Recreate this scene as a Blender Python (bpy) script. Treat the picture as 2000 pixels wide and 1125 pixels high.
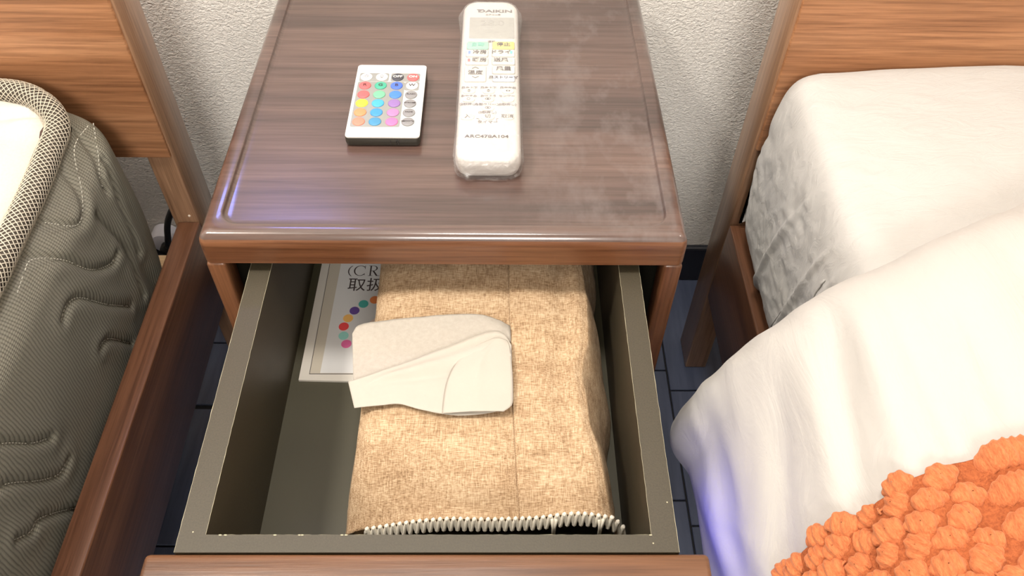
import bpy, bmesh, math, random
from mathutils import Vector, Matrix, noise
random.seed(7)
PI = math.pi
for o in list(bpy.data.objects): bpy.data.objects.remove(o)
COL = bpy.context.scene.collection
SC = bpy.context.scene

# ------------------------------------------------------------------ camera
RT = Vector((0.99969, -0.00652, 0.01544)); UP = Vector((-0.0048, 0.7649, 0.6441)); 
FW = UP.cross(RT).normalized(); RT = FW.cross(UP).normalized(); UP = RT.cross(FW).normalized()
F = 1588.73; EYE = Vector((0, 0, 0.965))
cd = bpy.data.cameras.new('camera'); cam = bpy.data.objects.new('camera', cd); COL.objects.link(cam)
cd.sensor_width = 36; cd.lens = F/2000*36; cd.clip_start = 0.01
cam.matrix_world = Matrix(((RT.x, UP.x, -FW.x, EYE.x), (RT.y, UP.y, -FW.y, EYE.y), (RT.z, UP.z, -FW.z, EYE.z), (0, 0, 0, 1)))
SC.camera = cam
SC.view_settings.view_transform = 'Standard'; SC.view_settings.look = 'None'
SC.view_settings.exposure = 0.24; SC.view_settings.gamma = 1; SC.view_settings.use_curve_mapping = False

def onz(px, py, z):
    """where a measured point of the photograph lies on a level surface at height z"""
    d = RT*((px-1000)/F) - UP*((py-562.5)/F) + FW
    return EYE + d*((z-EYE.z)/d.z)

# ------------------------------------------------------------------ light
w = bpy.data.worlds.new('world'); SC.world = w; w.use_nodes = True
w.node_tree.nodes['Background'].inputs[0].default_value = (1.0, 0.88, 0.76, 1)
w.node_tree.nodes['Background'].inputs[1].default_value = 0.3
def area(name, loc, target, size, power, col, shape='DISK'):
    l = bpy.data.lights.new(name, 'AREA'); l.shape = shape; l.size = size; l.energy = power; l.color = col
    o = bpy.data.objects.new(name, l); COL.objects.link(o); o.location = loc
    o.rotation_euler = (Vector(target)-Vector(loc)).to_track_quat('-Z', 'Y').to_euler(); return o
WARM = (1.0, 0.935, 0.84)
area('ceiling_light_left', (-1.05, 0.30, 2.3), (-1.0, 0.3, 0), 0.30, 29, WARM)
area('ceiling_light_right', (1.25, 0.30, 2.3), (1.1, 0.3, 0), 0.30, 6, WARM)
area('ceiling_light_middle', (-0.04, 0.46, 1.85), (-0.04, 0.6, 0), 0.26, 9, (1.0, 0.95, 0.88))
area('room_fill_light', (0.0, -2.05, 2.15), (0, 0.8, 0.5), 1.0, 54, (1.0, 0.955, 0.90))  # added fill from the front of the room, brightens back wall and headboards
bs = area('blue_strip_light', (0.1185, 0.222, 0.405), (0.20, 0.26, 0.39), 0.13, 0.045, (0.09, 0.08, 1.0), 'RECTANGLE')
bs.data.size_y = 0.006
bs.rotation_euler = Matrix(((0, 0, -1), (1, 0, 0), (0, -1, 0))).to_euler()

# blue LED glow on the wall above the left headboard, mirrored by the varnished tabletop
lw = area('blue_wall_light', (-0.265, 0.832, 0.868), (-0.265, 0.0, 0.868), 0.11, 0.38, (0.22, 0.28, 1.0), 'RECTANGLE'); lw.data.size_y = 0.05

# ------------------------------------------------------------------ materials
def mat(name, color=(0.5, 0.5, 0.5), rough=0.5, **kw):
    m = bpy.data.materials.new(name); m.use_nodes = True
    b = m.node_tree.nodes['Principled BSDF']
    b.inputs['Base Color'].default_value = (*color, 1); b.inputs['Roughness'].default_value = rough
    for k, v in kw.items(): b.inputs[k.replace('_', ' ')].default_value = v
    m.diffuse_color = (*color, 1)
    return m
class N:
    """small node-building helper"""
    def __init__(s, m): s.m = m; s.t = m.node_tree; s.b = s.t.nodes['Principled BSDF']
    def n(s, typ, **kw):
        x = s.t.nodes.new(typ)
        for k, v in kw.items():
            if k[0] == '_': setattr(x, k[1:], v)
            else: x.inputs[k.replace('__', ' ')].default_value = v
        return x
    def l(s, a, b): s.t.links.new(a, b)
    def coord(s, scale, rot=(0, 0, 0), uv=False):
        c = s.n('ShaderNodeTexCoord'); mp = s.n('ShaderNodeMapping'); mp.inputs['Scale'].default_value = scale; mp.inputs['Rotation'].default_value = rot
        s.l(c.outputs['UV' if uv else 'Object'], mp.inputs[0]); return mp.outputs[0]
    def noise(s, vec, scale=1, detail=4, rough=0.5, dist=0):
        x = s.n('ShaderNodeTexNoise', Scale=scale, Detail=detail, Roughness=rough, Distortion=dist); s.l(vec, x.inputs[0]); return x.outputs[0]
    def ramp(s, fac, stops):
        r = s.n('ShaderNodeValToRGB'); e = r.color_ramp.elements
        while len(e) < len(stops): e.new(0.5)
        for i, (p, c) in enumerate(stops): e[i].position = p; e[i].color = (*c, 1) if len(c) == 3 else c
        s.l(fac, r.inputs[0]); return r.outputs[0]
    def math(s, op, a, b=None):
        x = s.n('ShaderNodeMath', _operation=op)
        for i, v in enumerate((a, b)):
            if v is None: continue
            if isinstance(v, (int, float)): x.inputs[i].default_value = v
            else: s.l(v, x.inputs[i])
        return x.outputs[0]
    def mix(s, fac, a, b, typ='MIX'):
        x = s.n('ShaderNodeMix', _data_type='RGBA', _blend_type=typ)
        for i, v in ((0, fac), (6, a), (7, b)):
            if isinstance(v, (int, float)): x.inputs[i].default_value = v
            elif isinstance(v, tuple): x.inputs[i].default_value = (*v, 1)
            else: s.l(v, x.inputs[i])
        return x.outputs[2]
    def bump(s, h, strength, dist):
        b = s.n('ShaderNodeBump', Strength=strength, Distance=dist); s.l(h, b.inputs['Height']); s.l(b.outputs[0], s.b.inputs['Normal'])
    def base(s, c): s.l(c, s.b.inputs['Base Color'])

def wood(name, axis, dark, mid, light, rough=0.35, fine=1.0, coat=0.0, bump=0.12, spread=1.0):
    m = mat(name, mid, rough); k = N(m)
    sc = [22.0*spread]*3; sc[axis] = 1.6
    fs = [330.0*fine]*3; fs[axis] = 9.0
    a = k.noise(k.coord(sc), 1, 4, 0.55, 0.0); f = k.noise(k.coord(fs), 1, 3, 0.65)
    c = k.ramp(a, [(0.30, dark), (0.48, mid), (0.68, light)])
    v = k.ramp(f, [(0.30, (0.62, 0.58, 0.55)), (0.62, (1.08, 1.08, 1.08))])
    k.base(k.mix(1.0, c, v, 'MULTIPLY')); k.bump(f, bump, 0.0006)
    k.b.inputs['Coat Weight'].default_value = coat; k.b.inputs['Coat Roughness'].default_value = 0.12
    return m
def fabric(name, c1, c2, rough=0.9, scale=600, bump=0.3, dist=0.0006, sheen=0.0):
    m = mat(name, c1, rough); k = N(m)
    a = k.noise(k.coord((scale,)*3), 1, 4, 0.6)
    k.base(k.ramp(a, [(0.35, c2), (0.6, c1)])); k.bump(a, bump, dist); k.b.inputs['Sheen Weight'].default_value = sheen
    return m

M = {}
DK, MD, LT = (0.042, 0.024, 0.021), (0.078, 0.045, 0.038), (0.135, 0.080, 0.064)
M['top'] = wood('walnut_tabletop', 0, DK, MD, LT, 0.30, 1.0, 1.0, 0.03)
k = N(M['top'])                                   # dried wipe marks that dull and lighten the varnish on the right half
sx_ = k.n('ShaderNodeSeparateXYZ'); k.l(k.coord((1, 1, 1)), sx_.inputs[0])
half = k.ramp(k.math('ADD', k.math('MULTIPLY', sx_.outputs[0], 4.0), 0.20), [(0.30, (0, 0, 0)), (0.75, (1, 1, 1))])
wipe = k.ramp(k.noise(k.coord((30, 20, 1)), 1, 4, 0.6), [(0.46, (0, 0, 0)), (0.68, (1, 1, 1))])
src = k.b.inputs['Base Color'].links[0].from_socket
k.base(k.mix(k.math('MULTIPLY', k.math('MULTIPLY', half, wipe), 0.42), src, (0.20, 0.165, 0.16)))
RD, RM, RL = (0.075, 0.029, 0.013), (0.150, 0.060, 0.027), (0.25, 0.108, 0.05)
M['table_x'] = wood('walnut_rail', 0, RD, RM, RL, 0.33, 1.0, 0.2, 0.2)
M['table_z'] = wood('walnut_leg', 2, RD, RM, RL, 0.33, 1.0, 0.2, 0.2)
M['table_y'] = wood('walnut_side', 1, RD, RM, RL, 0.4, 1.0, 0.1, 0.2)
M['front'] = wood('walnut_drawer_front', 0, (0.08, 0.032, 0.014), (0.15, 0.066, 0.030), (0.22, 0.105, 0.050), 0.42, 0.7, 0.0, 0.5, 2.0)
M['board'] = wood('walnut_headboard', 0, (0.31, 0.135, 0.06), (0.44, 0.205, 0.095), (0.56, 0.285, 0.145), 0.42, 0.9, 0.0, 0.2, 1.3)
M['post'] = wood('walnut_bed_post', 2, (0.24, 0.130, 0.07), (0.31, 0.175, 0.10), (0.38, 0.225, 0.135), 0.30, 1.0, 0.1, 0.1)
M['rail'] = wood('walnut_bed_rail', 1, (0.10, 0.042, 0.022), (0.16, 0.070, 0.036), (0.22, 0.10, 0.054), 0.35, 1.0, 0.05, 0.1)
M['slat'] = wood('pale_slat', 0, (0.50, 0.32, 0.17), (0.60, 0.42, 0.24), (0.68, 0.5, 0.3), 0.6)

m = M['wall'] = mat('wallpaper', (0.80, 0.77, 0.71), 0.85); k = N(m)
a = k.noise(k.coord((230, 230, 330)), 1, 4, 0.55, 0.8)
k.base(k.ramp(a, [(0.3, (0.80, 0.77, 0.72)), (0.6, (0.89, 0.86, 0.81))])); k.bump(a, 0.8, 0.0035)
M['ceiling'] = mat('ceiling_paint', (0.8, 0.77, 0.7), 0.9)
M['base'] = mat('baseboard_vinyl', (0.018, 0.019, 0.026), 0.35)
m = M['tile'] = mat('floor_tile', (0.05, 0.058, 0.085), 0.38); k = N(m)  # the blue LED light on the floor is put into the tile colour
a = k.noise(k.coord((60, 6, 60)), 1, 4, 0.6); k.base(k.ramp(a, [(0.3, (0.050, 0.062, 0.105)), (0.7, (0.090, 0.108, 0.170))])); k.bump(a, 0.15, 0.001)
M['joint'] = mat('floor_joint', (0.008, 0.008, 0.01), 0.8)
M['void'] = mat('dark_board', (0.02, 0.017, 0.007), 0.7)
m = M['laminate'] = mat('charcoal_laminate', (0.075, 0.064, 0.04), 0.5); k = N(m)
a = k.noise(k.coord((900,)*3), 1, 2, 0.5); k.base(k.ramp(a, [(0.3, (0.036, 0.029, 0.016)), (0.7, (0.050, 0.040, 0.023))])); k.bump(a, 0.12, 0.0004)
M['inner'] = mat('charcoal_inside', (0.050, 0.044, 0.024), 0.6)
m = M['chip'] = mat('worn_edge', (0.50, 0.46, 0.32), 0.7)

# left mattress side: fine vertical ribs crossed by tiny rungs
m = M['ribknit'] = mat('ribbed_knit', (0.20, 0.19, 0.15), 0.85); k = N(m)
v = k.coord((1, 1, 1)); sepn = k.n('ShaderNodeSeparateXYZ'); k.l(v, sepn.inputs[0])
warp = k.noise(k.coord((30, 30, 30)), 1, 2, 0.5)
sy = k.math('ABSOLUTE', k.math('SINE', k.math('ADD', k.math('MULTIPLY', sepn.outputs[1], 900), k.math('MULTIPLY', warp, 6))))
sz = k.math('ABSOLUTE', k.math('SINE', k.math('MULTIPLY', sepn.outputs[2], 1900)))
h = k.math('ADD', k.math('MULTIPLY', sy, 0.75), k.math('MULTIPLY', sz, 0.35))
k.base(k.ramp(h, [(0.1, (0.105, 0.098, 0.075)), (0.95, (0.235, 0.222, 0.175))])); k.bump(h, 0.5, 0.0012)
M['cream'] = fabric('cream_quilt', (0.62, 0.57, 0.50), (0.58, 0.53, 0.46), 0.7, 500, 0.1, 0.0005, 0.2)
M['braid_l'] = mat('braid_light', (0.50, 0.45, 0.36), 0.6)
M['braid_d'] = mat('braid_dark', (0.075, 0.06, 0.045), 0.8)
M['zip'] = mat('dark_tape', (0.06, 0.035, 0.028), 0.8)
M['stitch'] = mat('pale_stitch', (0.48, 0.46, 0.39), 0.8)

def cotton(name, col, bs, scale, dist):
    m = mat(name, col, 0.75); k = N(m)
    a = k.noise(k.coord(scale), 1, 5, 0.6, 1.2); k.bump(a, bs, dist)
    k.b.inputs['Sheen Weight'].default_value = 0.2
    return m
M['sheet'] = cotton('white_sheet', (0.465, 0.45, 0.43), 0.35, (26, 60, 34), 0.006)
M['duvet'] = cotton('white_duvet', (0.46, 0.44, 0.415), 0.22, (60, 13, 22), 0.006)
m = M['knit'] = mat('orange_yarn', (0.84, 0.235, 0.062), 0.85); k = N(m)
a = k.noise(k.coord((900, 260, 900)), 1, 4, 0.7); k.base(k.ramp(a, [(0.3, (0.38, 0.085, 0.022)), (0.62, (0.60, 0.185, 0.062))])); k.bump(a, 0.6, 0.0012)
k.b.inputs['Sheen Weight'].default_value = 0.4; k.b.inputs['Sheen Tint'].default_value = (1, 0.6, 0.35, 1)
m = M['knit_base'] = mat('orange_backing', (0.62, 0.16, 0.035), 0.9); k = N(m)  # backing darkened, shade in the crevices between bobbles put into its colour
a = k.noise(k.coord((500, 500, 500)), 1, 4, 0.7); k.base(k.ramp(a, [(0.3, (0.26, 0.055, 0.012)), (0.62, (0.45, 0.12, 0.035))])); k.bump(a, 0.8, 0.002)

def linen(name):
    m = mat(name, (0.6, 0.42, 0.22), 0.9); k = N(m)
    a = k.noise(k.coord((160, 1500, 1500)), 1, 3, 0.65); b = k.noise(k.coord((1500, 160, 160)), 1, 3, 0.65)
    big = k.noise(k.coord((25, 60, 60)), 1, 3, 0.6)
    s = k.math('ADD', k.math('MULTIPLY', a, 0.55), k.math('MULTIPLY', b, 0.45))
    s2 = k.math('ADD', s, k.math('MULTIPLY', k.math('SUBTRACT', big, 0.5), 0.22))
    k.base(k.ramp(s2, [(0.36, (0.20, 0.115, 0.056)), (0.48, (0.385, 0.255, 0.145)), (0.62, (0.58, 0.435, 0.285))]))
    k.bump(s, 0.7, 0.0009); return m
M['linen'] = linen('tan_linen')
M['trim'] = fabric('cream_cord', (0.82, 0.78, 0.68), (0.66, 0.60, 0.49), 0.8, 2500, 0.3, 0.0003)
m = M['tissue'] = mat('tissue_paper', (0.43, 0.395, 0.345), 0.85); k = N(m)
a = k.noise(k.coord((700,)*3), 1, 3, 0.6); k.bump(a, 0.25, 0.0004)
m = M['tissue_back'] = mat('tissue_paper_thin', (0.36, 0.325, 0.28), 0.85); k = N(m)
a = k.noise(k.coord((260,)*3), 1, 4, 0.7); k.base(k.ramp(a, [(0.35, (0.365, 0.33, 0.285)), (0.65, (0.40, 0.365, 0.32))])); k.bump(a, 0.3, 0.0006)
M['tissue_box'] = mat('tissue_carton', (0.03, 0.018, 0.012), 0.7)

def flat(n, c, r=0.4, **kw): M[n] = mat(n, c, r, **kw)
flat('remote_white', (0.60, 0.57, 0.54), 0.35)
flat('key_cream', (0.64, 0.61, 0.55), 0.4)
flat('lcd', (0.38, 0.375, 0.345), 0.25); flat('lcd_ink', (0.31, 0.305, 0.285), 0.3)
flat('ink', (0.07, 0.055, 0.055), 0.6); flat('ink_soft', (0.17, 0.15, 0.15), 0.6); flat('ink_mark', (0.045, 0.03, 0.03), 0.6)
flat('mint', (0.30, 0.56, 0.44), 0.4); flat('yellow_key', (0.66, 0.54, 0.18), 0.4); flat('pale_blue', (0.50, 0.55, 0.62), 0.4)
flat('blue_dot', (0.20, 0.28, 0.72)); flat('red_dot', (0.85, 0.20, 0.20)); flat('teal_dot', (0.2, 0.55, 0.45)); flat('grey_dot', (0.45, 0.43, 0.42))
flat('remote_dark', (0.030, 0.027, 0.020), 0.45); flat('face_white', (0.66, 0.635, 0.61), 0.3); flat('panel_grey', (0.27, 0.27, 0.255), 0.4)
flat('paper', (0.58, 0.54, 0.48), 0.6); flat('paper_white', (0.62, 0.61, 0.60), 0.6); flat('paper_band', (0.48, 0.43, 0.35), 0.6); flat('peach', (0.78, 0.62, 0.53), 0.6)
flat('plug_white', (0.80, 0.80, 0.88), 0.4); flat('cable_black', (0.012, 0.012, 0.012), 0.4); flat('screw', (0.6, 0.5, 0.4), 0.3)
# clear wrapping film
m = bpy.data.materials.new('clear_film'); m.use_nodes = True; t = m.node_tree; t.nodes.clear()
out = t.nodes.new('ShaderNodeOutputMaterial'); mx = t.nodes.new('ShaderNodeMixShader'); tr = t.nodes.new('ShaderNodeBsdfTransparent'); gl = t.nodes.new('ShaderNodeBsdfGlossy'); df = t.nodes.new('ShaderNodeBsdfTranslucent'); d2 = t.nodes.new('ShaderNodeBsdfDiffuse'); m2 = t.nodes.new('ShaderNodeMixShader')
tc = t.nodes.new('ShaderNodeTexCoord'); nz = t.nodes.new('ShaderNodeTexNoise'); nz.inputs['Scale'].default_value = 130; nz.inputs['Detail'].default_value = 5; nz.inputs['Distortion'].default_value = 1.5
bp_ = t.nodes.new('ShaderNodeBump'); bp_.inputs['Strength'].default_value = 0.8; bp_.inputs['Distance'].default_value = 0.003
gl.inputs['Roughness'].default_value = 0.22; gl.inputs['Color'].default_value = (0.9, 0.9, 0.92, 1); tr.inputs[0].default_value = (0.97, 0.97, 0.97, 1)
d2.inputs[0].default_value = (0.8, 0.78, 0.76, 1)
t.links.new(tc.outputs['Object'], nz.inputs[0]); t.links.new(nz.outputs[0], bp_.inputs['Height']); t.links.new(bp_.outputs[0], gl.inputs['Normal']); t.links.new(bp_.outputs[0], d2.inputs['Normal'])
m2.inputs[0].default_value = 0.55; t.links.new(gl.outputs[0], m2.inputs[1]); t.links.new(d2.outputs[0], m2.inputs[2])
mx.inputs[0].default_value = 0.20; t.links.new(tr.outputs[0], mx.inputs[1]); t.links.new(m2.outputs[0], mx.inputs[2]); t.links.new(mx.outputs[0], out.inputs[0])
M['film'] = m

# ------------------------------------------------------------------ builders
def meta(o, label=None, cat=None, group=None, kind=None):
    for kk, v in (('label', label), ('category', cat), ('group', group), ('kind', kind)):
        if v: o[kk] = v
    return o
def thing(name, loc, label, cat, group=None):
    o = bpy.data.objects.new(name, None); COL.objects.link(o); o.location = loc; o.empty_display_size = 0.02
    return meta(o, label, cat, group)
def worldloc(o):
    v = Vector((0, 0, 0))
    while o: v += Vector(o.location); o = o.parent
    return v
def build(name, bm, m, parent=None, loc=None, smooth=True, auto=None):
    """link a bmesh made in world coordinates as one object; its origin is the parent's, or loc"""
    org = worldloc(parent) if parent else Vector(loc or (0, 0, 0))
    bmesh.ops.translate(bm, verts=bm.verts, vec=-org)
    me = bpy.data.meshes.new(name); bm.to_mesh(me); bm.free()
    for mm in (m if isinstance(m, list) else [m]): me.materials.append(mm)
    if smooth:
        me.polygons.foreach_set('use_smooth', [True]*len(me.polygons))
        if auto: me.set_sharp_from_angle(angle=math.radians(auto))
    o = bpy.data.objects.new(name, me); COL.objects.link(o)
    if parent: o.parent = parent
    else: o.location = org
    return o
def box(bm, x0, x1, y0, y1, z0, z1, bev=0.0, seg=2):
    b2 = bmesh.new(); bmesh.ops.create_cube(b2, size=1)
    for v in b2.verts: v.co = Vector(((x0+x1)/2+v.co.x*(x1-x0), (y0+y1)/2+v.co.y*(y1-y0), (z0+z1)/2+v.co.z*(z1-z0)))
    if bev: bmesh.ops.bevel(b2, geom=list(b2.edges), offset=bev, segments=seg, affect='EDGES', profile=0.5)
    merge(bm, b2); return bm
def merge(bm, b2):
    me = bpy.data.meshes.new('tmp'); b2.to_mesh(me); b2.free(); bm.from_mesh(me); bpy.data.meshes.remove(me)
def B(*a, **k): return box(bmesh.new(), *a, **k)
def rrect(cx, cy, w, d, r, seg=6, taper=0.0):
    """rounded-rectangle outline, counter-clockwise; r may be 4 radii (front-right, back-right, back-left, front-left)"""
    rs = r if isinstance(r, (tuple, list)) else (r,)*4
    pts = []
    for (sx, sy, a0), rr in zip(((1, -1, -90), (1, 1, 0), (-1, 1, 90), (-1, -1, 180)), rs):
        rr = max(rr, 1e-5)
        for i in range(seg+1):
            a = math.radians(a0+90*i/seg)
            y = cy+sy*(d/2-rr)+rr*math.sin(a); x = cx+sx*(w/2-rr)+rr*math.cos(a)
            pts.append((x+(x-cx)*taper*(y-cy), y))
    return pts
def stack(bm, rings, cap0=True, cap1=True):
    """bridge equal-length closed outlines [(pts, z)...] upwards"""
    prev = None
    for pts, z in rings:
        cur = [bm.verts.new((x, y, z)) for x, y in pts]
        if prev:
            n = len(cur)
            for i in range(n): bm.faces.new((prev[i], prev[(i+1) % n], cur[(i+1) % n], cur[i]))
        elif cap0: bm.faces.new(cur[::-1])
        prev = cur
    if cap1: bm.faces.new(prev)
    return bm
def pad(cx, cy, w, d, r, z0, z1, e=0.0005, seg=6, bm=None):
    """thin rounded slab with softened top edge"""
    bm = bm or bmesh.new()
    return stack(bm, [(rrect(cx, cy, w, d, r, seg), z0), (rrect(cx, cy, w, d, r, seg), z1-e), (rrect(cx, cy, w-0.6*e, d-0.6*e, max(r-0.3*e, 1e-5), seg), z1-0.3*e), (rrect(cx, cy, w-2*e, d-2*e, max(r-e, 1e-5), seg), z1)])
def disc(cx, cy, rx, ry, z0, z1, n=24, dome=0.0, bm=None):
    bm = bm or bmesh.new(); c = lambda s: [(cx+rx*s*math.cos(2*PI*i/n), cy+ry*s*math.sin(2*PI*i/n)) for i in range(n)]
    if dome: return stack(bm, [(c(1), z0), (c(1), z1), (c(0.93), z1+dome*0.5), (c(0.7), z1+dome*0.85), (c(0.35), z1+dome)])
    return stack(bm, [(c(1), z0), (c(1), z1)])
def poly(pts, z0, z1, bm=None):
    return stack(bm or bmesh.new(), [(pts, z0), (pts, z1)])
def grid(P, nu, nv, bm=None, flip=False):
    bm = bm or bmesh.new()
    vs = [[bm.verts.new(P(i/nu, j/nv)) for j in range(nv+1)] for i in range(nu+1)]
    for i in range(nu):
        for j in range(nv):
            q = (vs[i][j], vs[i+1][j], vs[i+1][j+1], vs[i][j+1])
            bm.faces.new(q[::-1] if flip else q)
    return bm
def tube(bm, pts, r, n=6, caps=True, closed=False):
    pts = [Vector(p) for p in pts]; m_ = len(pts); prev = None; first = None
    nrm = None
    for i, p in enumerate(pts):
        a = pts[(i-1) % m_] if (closed or i) else p; b = pts[(i+1) % m_] if (closed or i < m_-1) else p
        t = (b-a).normalized()
        if nrm is None: nrm = t.orthogonal().normalized()
        else: nrm = (nrm-t*nrm.dot(t)).normalized()
        bn = t.cross(nrm); rr = r(i/(m_-1)) if callable(r) else r
        ring = [bm.verts.new(p+(nrm*math.cos(2*PI*j/n)+bn*math.sin(2*PI*j/n))*rr) for j in range(n)]
        if prev:
            for j in range(n): bm.faces.new((prev[j], prev[(j+1) % n], ring[(j+1) % n], ring[j]))
        elif caps and not closed: bm.faces.new(ring[::-1])
        prev = ring; first = first or ring
    if closed:
        for j in range(n): bm.faces.new((prev[j], prev[(j+1) % n], first[(j+1) % n], first[j]))
    elif caps: bm.faces.new(prev)
    return bm
def catmull(pts, per=6):
    P = [Vector(p) for p in pts]; P = [2*P[0]-P[1]]+P+[2*P[-1]-P[-2]]; out = []
    for i in range(1, len(P)-2):
        for s in range(per):
            t = s/per; a, b, c, d = P[i-1:i+3]
            out.append(0.5*((2*b)+(c-a)*t+(2*a-5*b+4*c-d)*t*t+(3*b-a-3*c+d)*t**3))
    out.append(P[-2]); return out
def lerp(x, tab):
    if x <= tab[0][0]: return tab[0][1]
    for (a, b), (c, d) in zip(tab, tab[1:]):
        if x <= c: return b+(d-b)*(x-a)/(c-a)
    return tab[-1][1]
def sstep(a, b, x):
    t = min(1, max(0, (x-a)/(b-a))); return t*t*(3-2*t)
def nz3(x, y, z=0.0): return noise.noise(Vector((x, y, z)))
def text_bm(s, size, x, y, z, sx=1.0, bold=0.0, align='CENTER', rot=0.0):
    c = bpy.data.curves.new('t', 'FONT'); c.body = s; c.size = size; c.align_x = align; c.align_y = 'CENTER'; c.extrude = 0.00004; c.offset = bold; c.resolution_u = 3
    o = bpy.data.objects.new('t', c); COL.objects.link(o)
    dg = bpy.context.evaluated_depsgraph_get(); dg.update()
    me = bpy.data.meshes.new_from_object(o.evaluated_get(dg)); bm = bmesh.new(); bm.from_mesh(me)
    bpy.data.objects.remove(o); bpy.data.meshes.remove(me); bpy.data.curves.remove(c)
    ca, sa = math.cos(rot), math.sin(rot)
    for v in bm.verts: v.co = Vector((x+v.co.x*sx*ca-v.co.y*sa, y+v.co.x*sx*sa+v.co.y*ca, z+v.co.z))
    return bm

# ------------------------------------------------------------------ the room
XW, YF, YB, ZC = 1.9, -2.2, 0.84, 2.42
def struct(name, bm, m, loc=(0, 0, 0)):
    return meta(build(name, bm, m, loc=loc, smooth=False), kind='structure')
struct('wall_back', B(-XW, XW, YB, YB+0.1, 0, ZC), M['wall'], (0, YB, 0))
struct('wall_left', B(-XW-0.1, -XW, YF, YB, 0, ZC), M['wall'], (-XW, 0, 0))
struct('wall_right', B(XW, XW+0.1, YF, YB, 0, ZC), M['wall'], (XW, 0, 0))
struct('wall_front', B(-XW, XW, YF-0.1, YF, 0, ZC), M['wall'], (0, YF, 0))
struct('ceiling', B(-XW, XW, YF, YB, ZC, ZC+0.1), M['ceiling'], (0, 0, ZC))
fl = struct('floor', B(-XW, XW, YF, YB, -0.05, -0.0035), M['joint'])
# tiles laid in columns, their ends staggered
cols = [-0.709, -0.609, -0.509, -0.409-0.1+0.1, -0.209, -0.059, 0.091, 0.241, 0.391, 0.541]
cols = [-0.809, -0.659, -0.509, -0.359, -0.209, -0.059, 0.091, 0.241, 0.391, 0.541]
tile_me = {}
for i in range(len(cols)-1):
    x0, x1 = cols[i], cols[i+1]
    off = {3: 0.706, 2: 0.706, 7: 0.626}.get(i, 0.66+0.03*((i*5) % 3))
    if i in (2, 3): ends = [0.84, 0.706, 0.600, 0.40, 0.20, 0.0]
    else: ends = [0.84]+[off-0.2*j for j in range(4)]
    for a, b in zip(ends, ends[1:]):
        g = 0.0012 if not (i in (2, 3) and a == 0.600) else 0.006
        key = (round(b-a, 4), g)
        if key not in tile_me:
            bm = B(-0.15/2+0.0012, 0.15/2-0.0012, b+0.0012-a+0.0, -g, -0.0045, 0.0, bev=0.0009, seg=1)
            me = bpy.data.meshes.new('tile'); bm.to_mesh(me); bm.free(); me.materials.append(M['tile']); tile_me[key] = me
        o = bpy.data.objects.new('tile', tile_me[key]); COL.objects.link(o); o.parent = fl; o.location = ((x0+x1)/2, a, 0)
bm = B(-XW, XW, YB-0.010, YB-0.0002, 0.0, 0.073, bev=0.003)
struct('baseboard_back', bm, M['base'], (0, YB, 0))

# ------------------------------------------------------------------ beds' frames
def bed_frame(sgn, xi, label):
    """xi: side nearest the nightstand; sgn: +1 for the bed to the right"""
    t = thing('bed_frame', (xi+sgn*0.5, -0.3, 0), label, 'bed')
    X = lambda a, b: tuple(sorted((xi+sgn*a, xi+sgn*b)))
    zb = 0.390 if sgn < 0 else 0.405
    a, b = X(0.0025, 0.985)
    build('headboard_panel', B(a, b, 0.6615, 0.690, zb, 0.92, bev=0.0015), M['board'], t)
    for a_, b_ in (X(0, 0.030), X(0.957, 0.987)):
        build('post', B(a_, b_, 0.665, 0.715, 0.0, 0.94, bev=0.002), M['post'], t)
    for a_, b_ in (X(0.0, 0.025), X(0.962, 0.987)):
        build('side_rail', B(a_, b_, -1.25, 0.6645, 0.162, 0.292, bev=0.0018), M['rail'], t)
        build('leg', B(*sorted((a_+0.002*0, b_)), -1.25, -1.20, 0.0, 0.162, bev=0.002), M['post'], t)
    a_, b_ = X(0.0, 0.987)
    build('foot_rail', B(a_, b_, -1.275, -1.2505, 0.162, 0.292, bev=0.0018), M['table_x'], t)
    a_, b_ = X(0.0265, 0.960)
    for i in range(12):
        y = 0.640-i*0.165
        build('slat', B(a_, b_, y-0.06, y+0.012, 0.235, 0.2485, bev=0.001), M['slat'], t)
    return t
bl = bed_frame(-1, -0.345, 'walnut bed frame with headboard left of the nightstand, under the grey-sided mattress')
br = bed_frame(1, 0.268, 'walnut bed frame with headboard right of the nightstand, under the white bedding')
# screw at the left joint of rail and post
bm = bmesh.new(); bmesh.ops.create_uvsphere(bm, u_segments=10, v_segments=6, radius=0.0016, matrix=Matrix.Translation((-0.3545, 0.6648, 0.301)))
build('screw', bm, M['screw'], bl)

# ------------------------------------------------------------------ left mattress
XS = -0.382
quilts = [[(0.606, 0.477), (0.573, 0.477), (0.55, 0.448), (0.531, 0.435), (0.514, 0.438), (0.485, 0.472)],
 [(0.417, 0.461), (0.436, 0.464), (0.451, 0.463), (0.477, 0.434), (0.499, 0.396), (0.529, 0.37), (0.542, 0.37)],
 [(0.434, 0.403), (0.45, 0.405), (0.468, 0.393), (0.493, 0.353), (0.528, 0.306)],
 [(0.455, 0.333), (0.474, 0.323), (0.503, 0.276)],
 [(0.300, 0.425), (0.316, 0.401), (0.331, 0.374), (0.347, 0.354)],
 [(0.275, 0.400), (0.292, 0.381), (0.313, 0.344), (0.333, 0.316), (0.348, 0.312)],
 [(0.262, 0.345), (0.277, 0.326), (0.288, 0.323), (0.306, 0.298), (0.328, 0.261)],
 [(0.615, 0.473), (0.598, 0.45), (0.582, 0.435), (0.577, 0.421)],
 [(0.60, 0.44), (0.585, 0.385), (0.58, 0.33)], [(0.545, 0.42), (0.56, 0.36), (0.556, 0.29)]]
Q = [[(p.x, p.y) for p in catmull([(a, b, 0) for a, b in q], 6)] for q in quilts]
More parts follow.
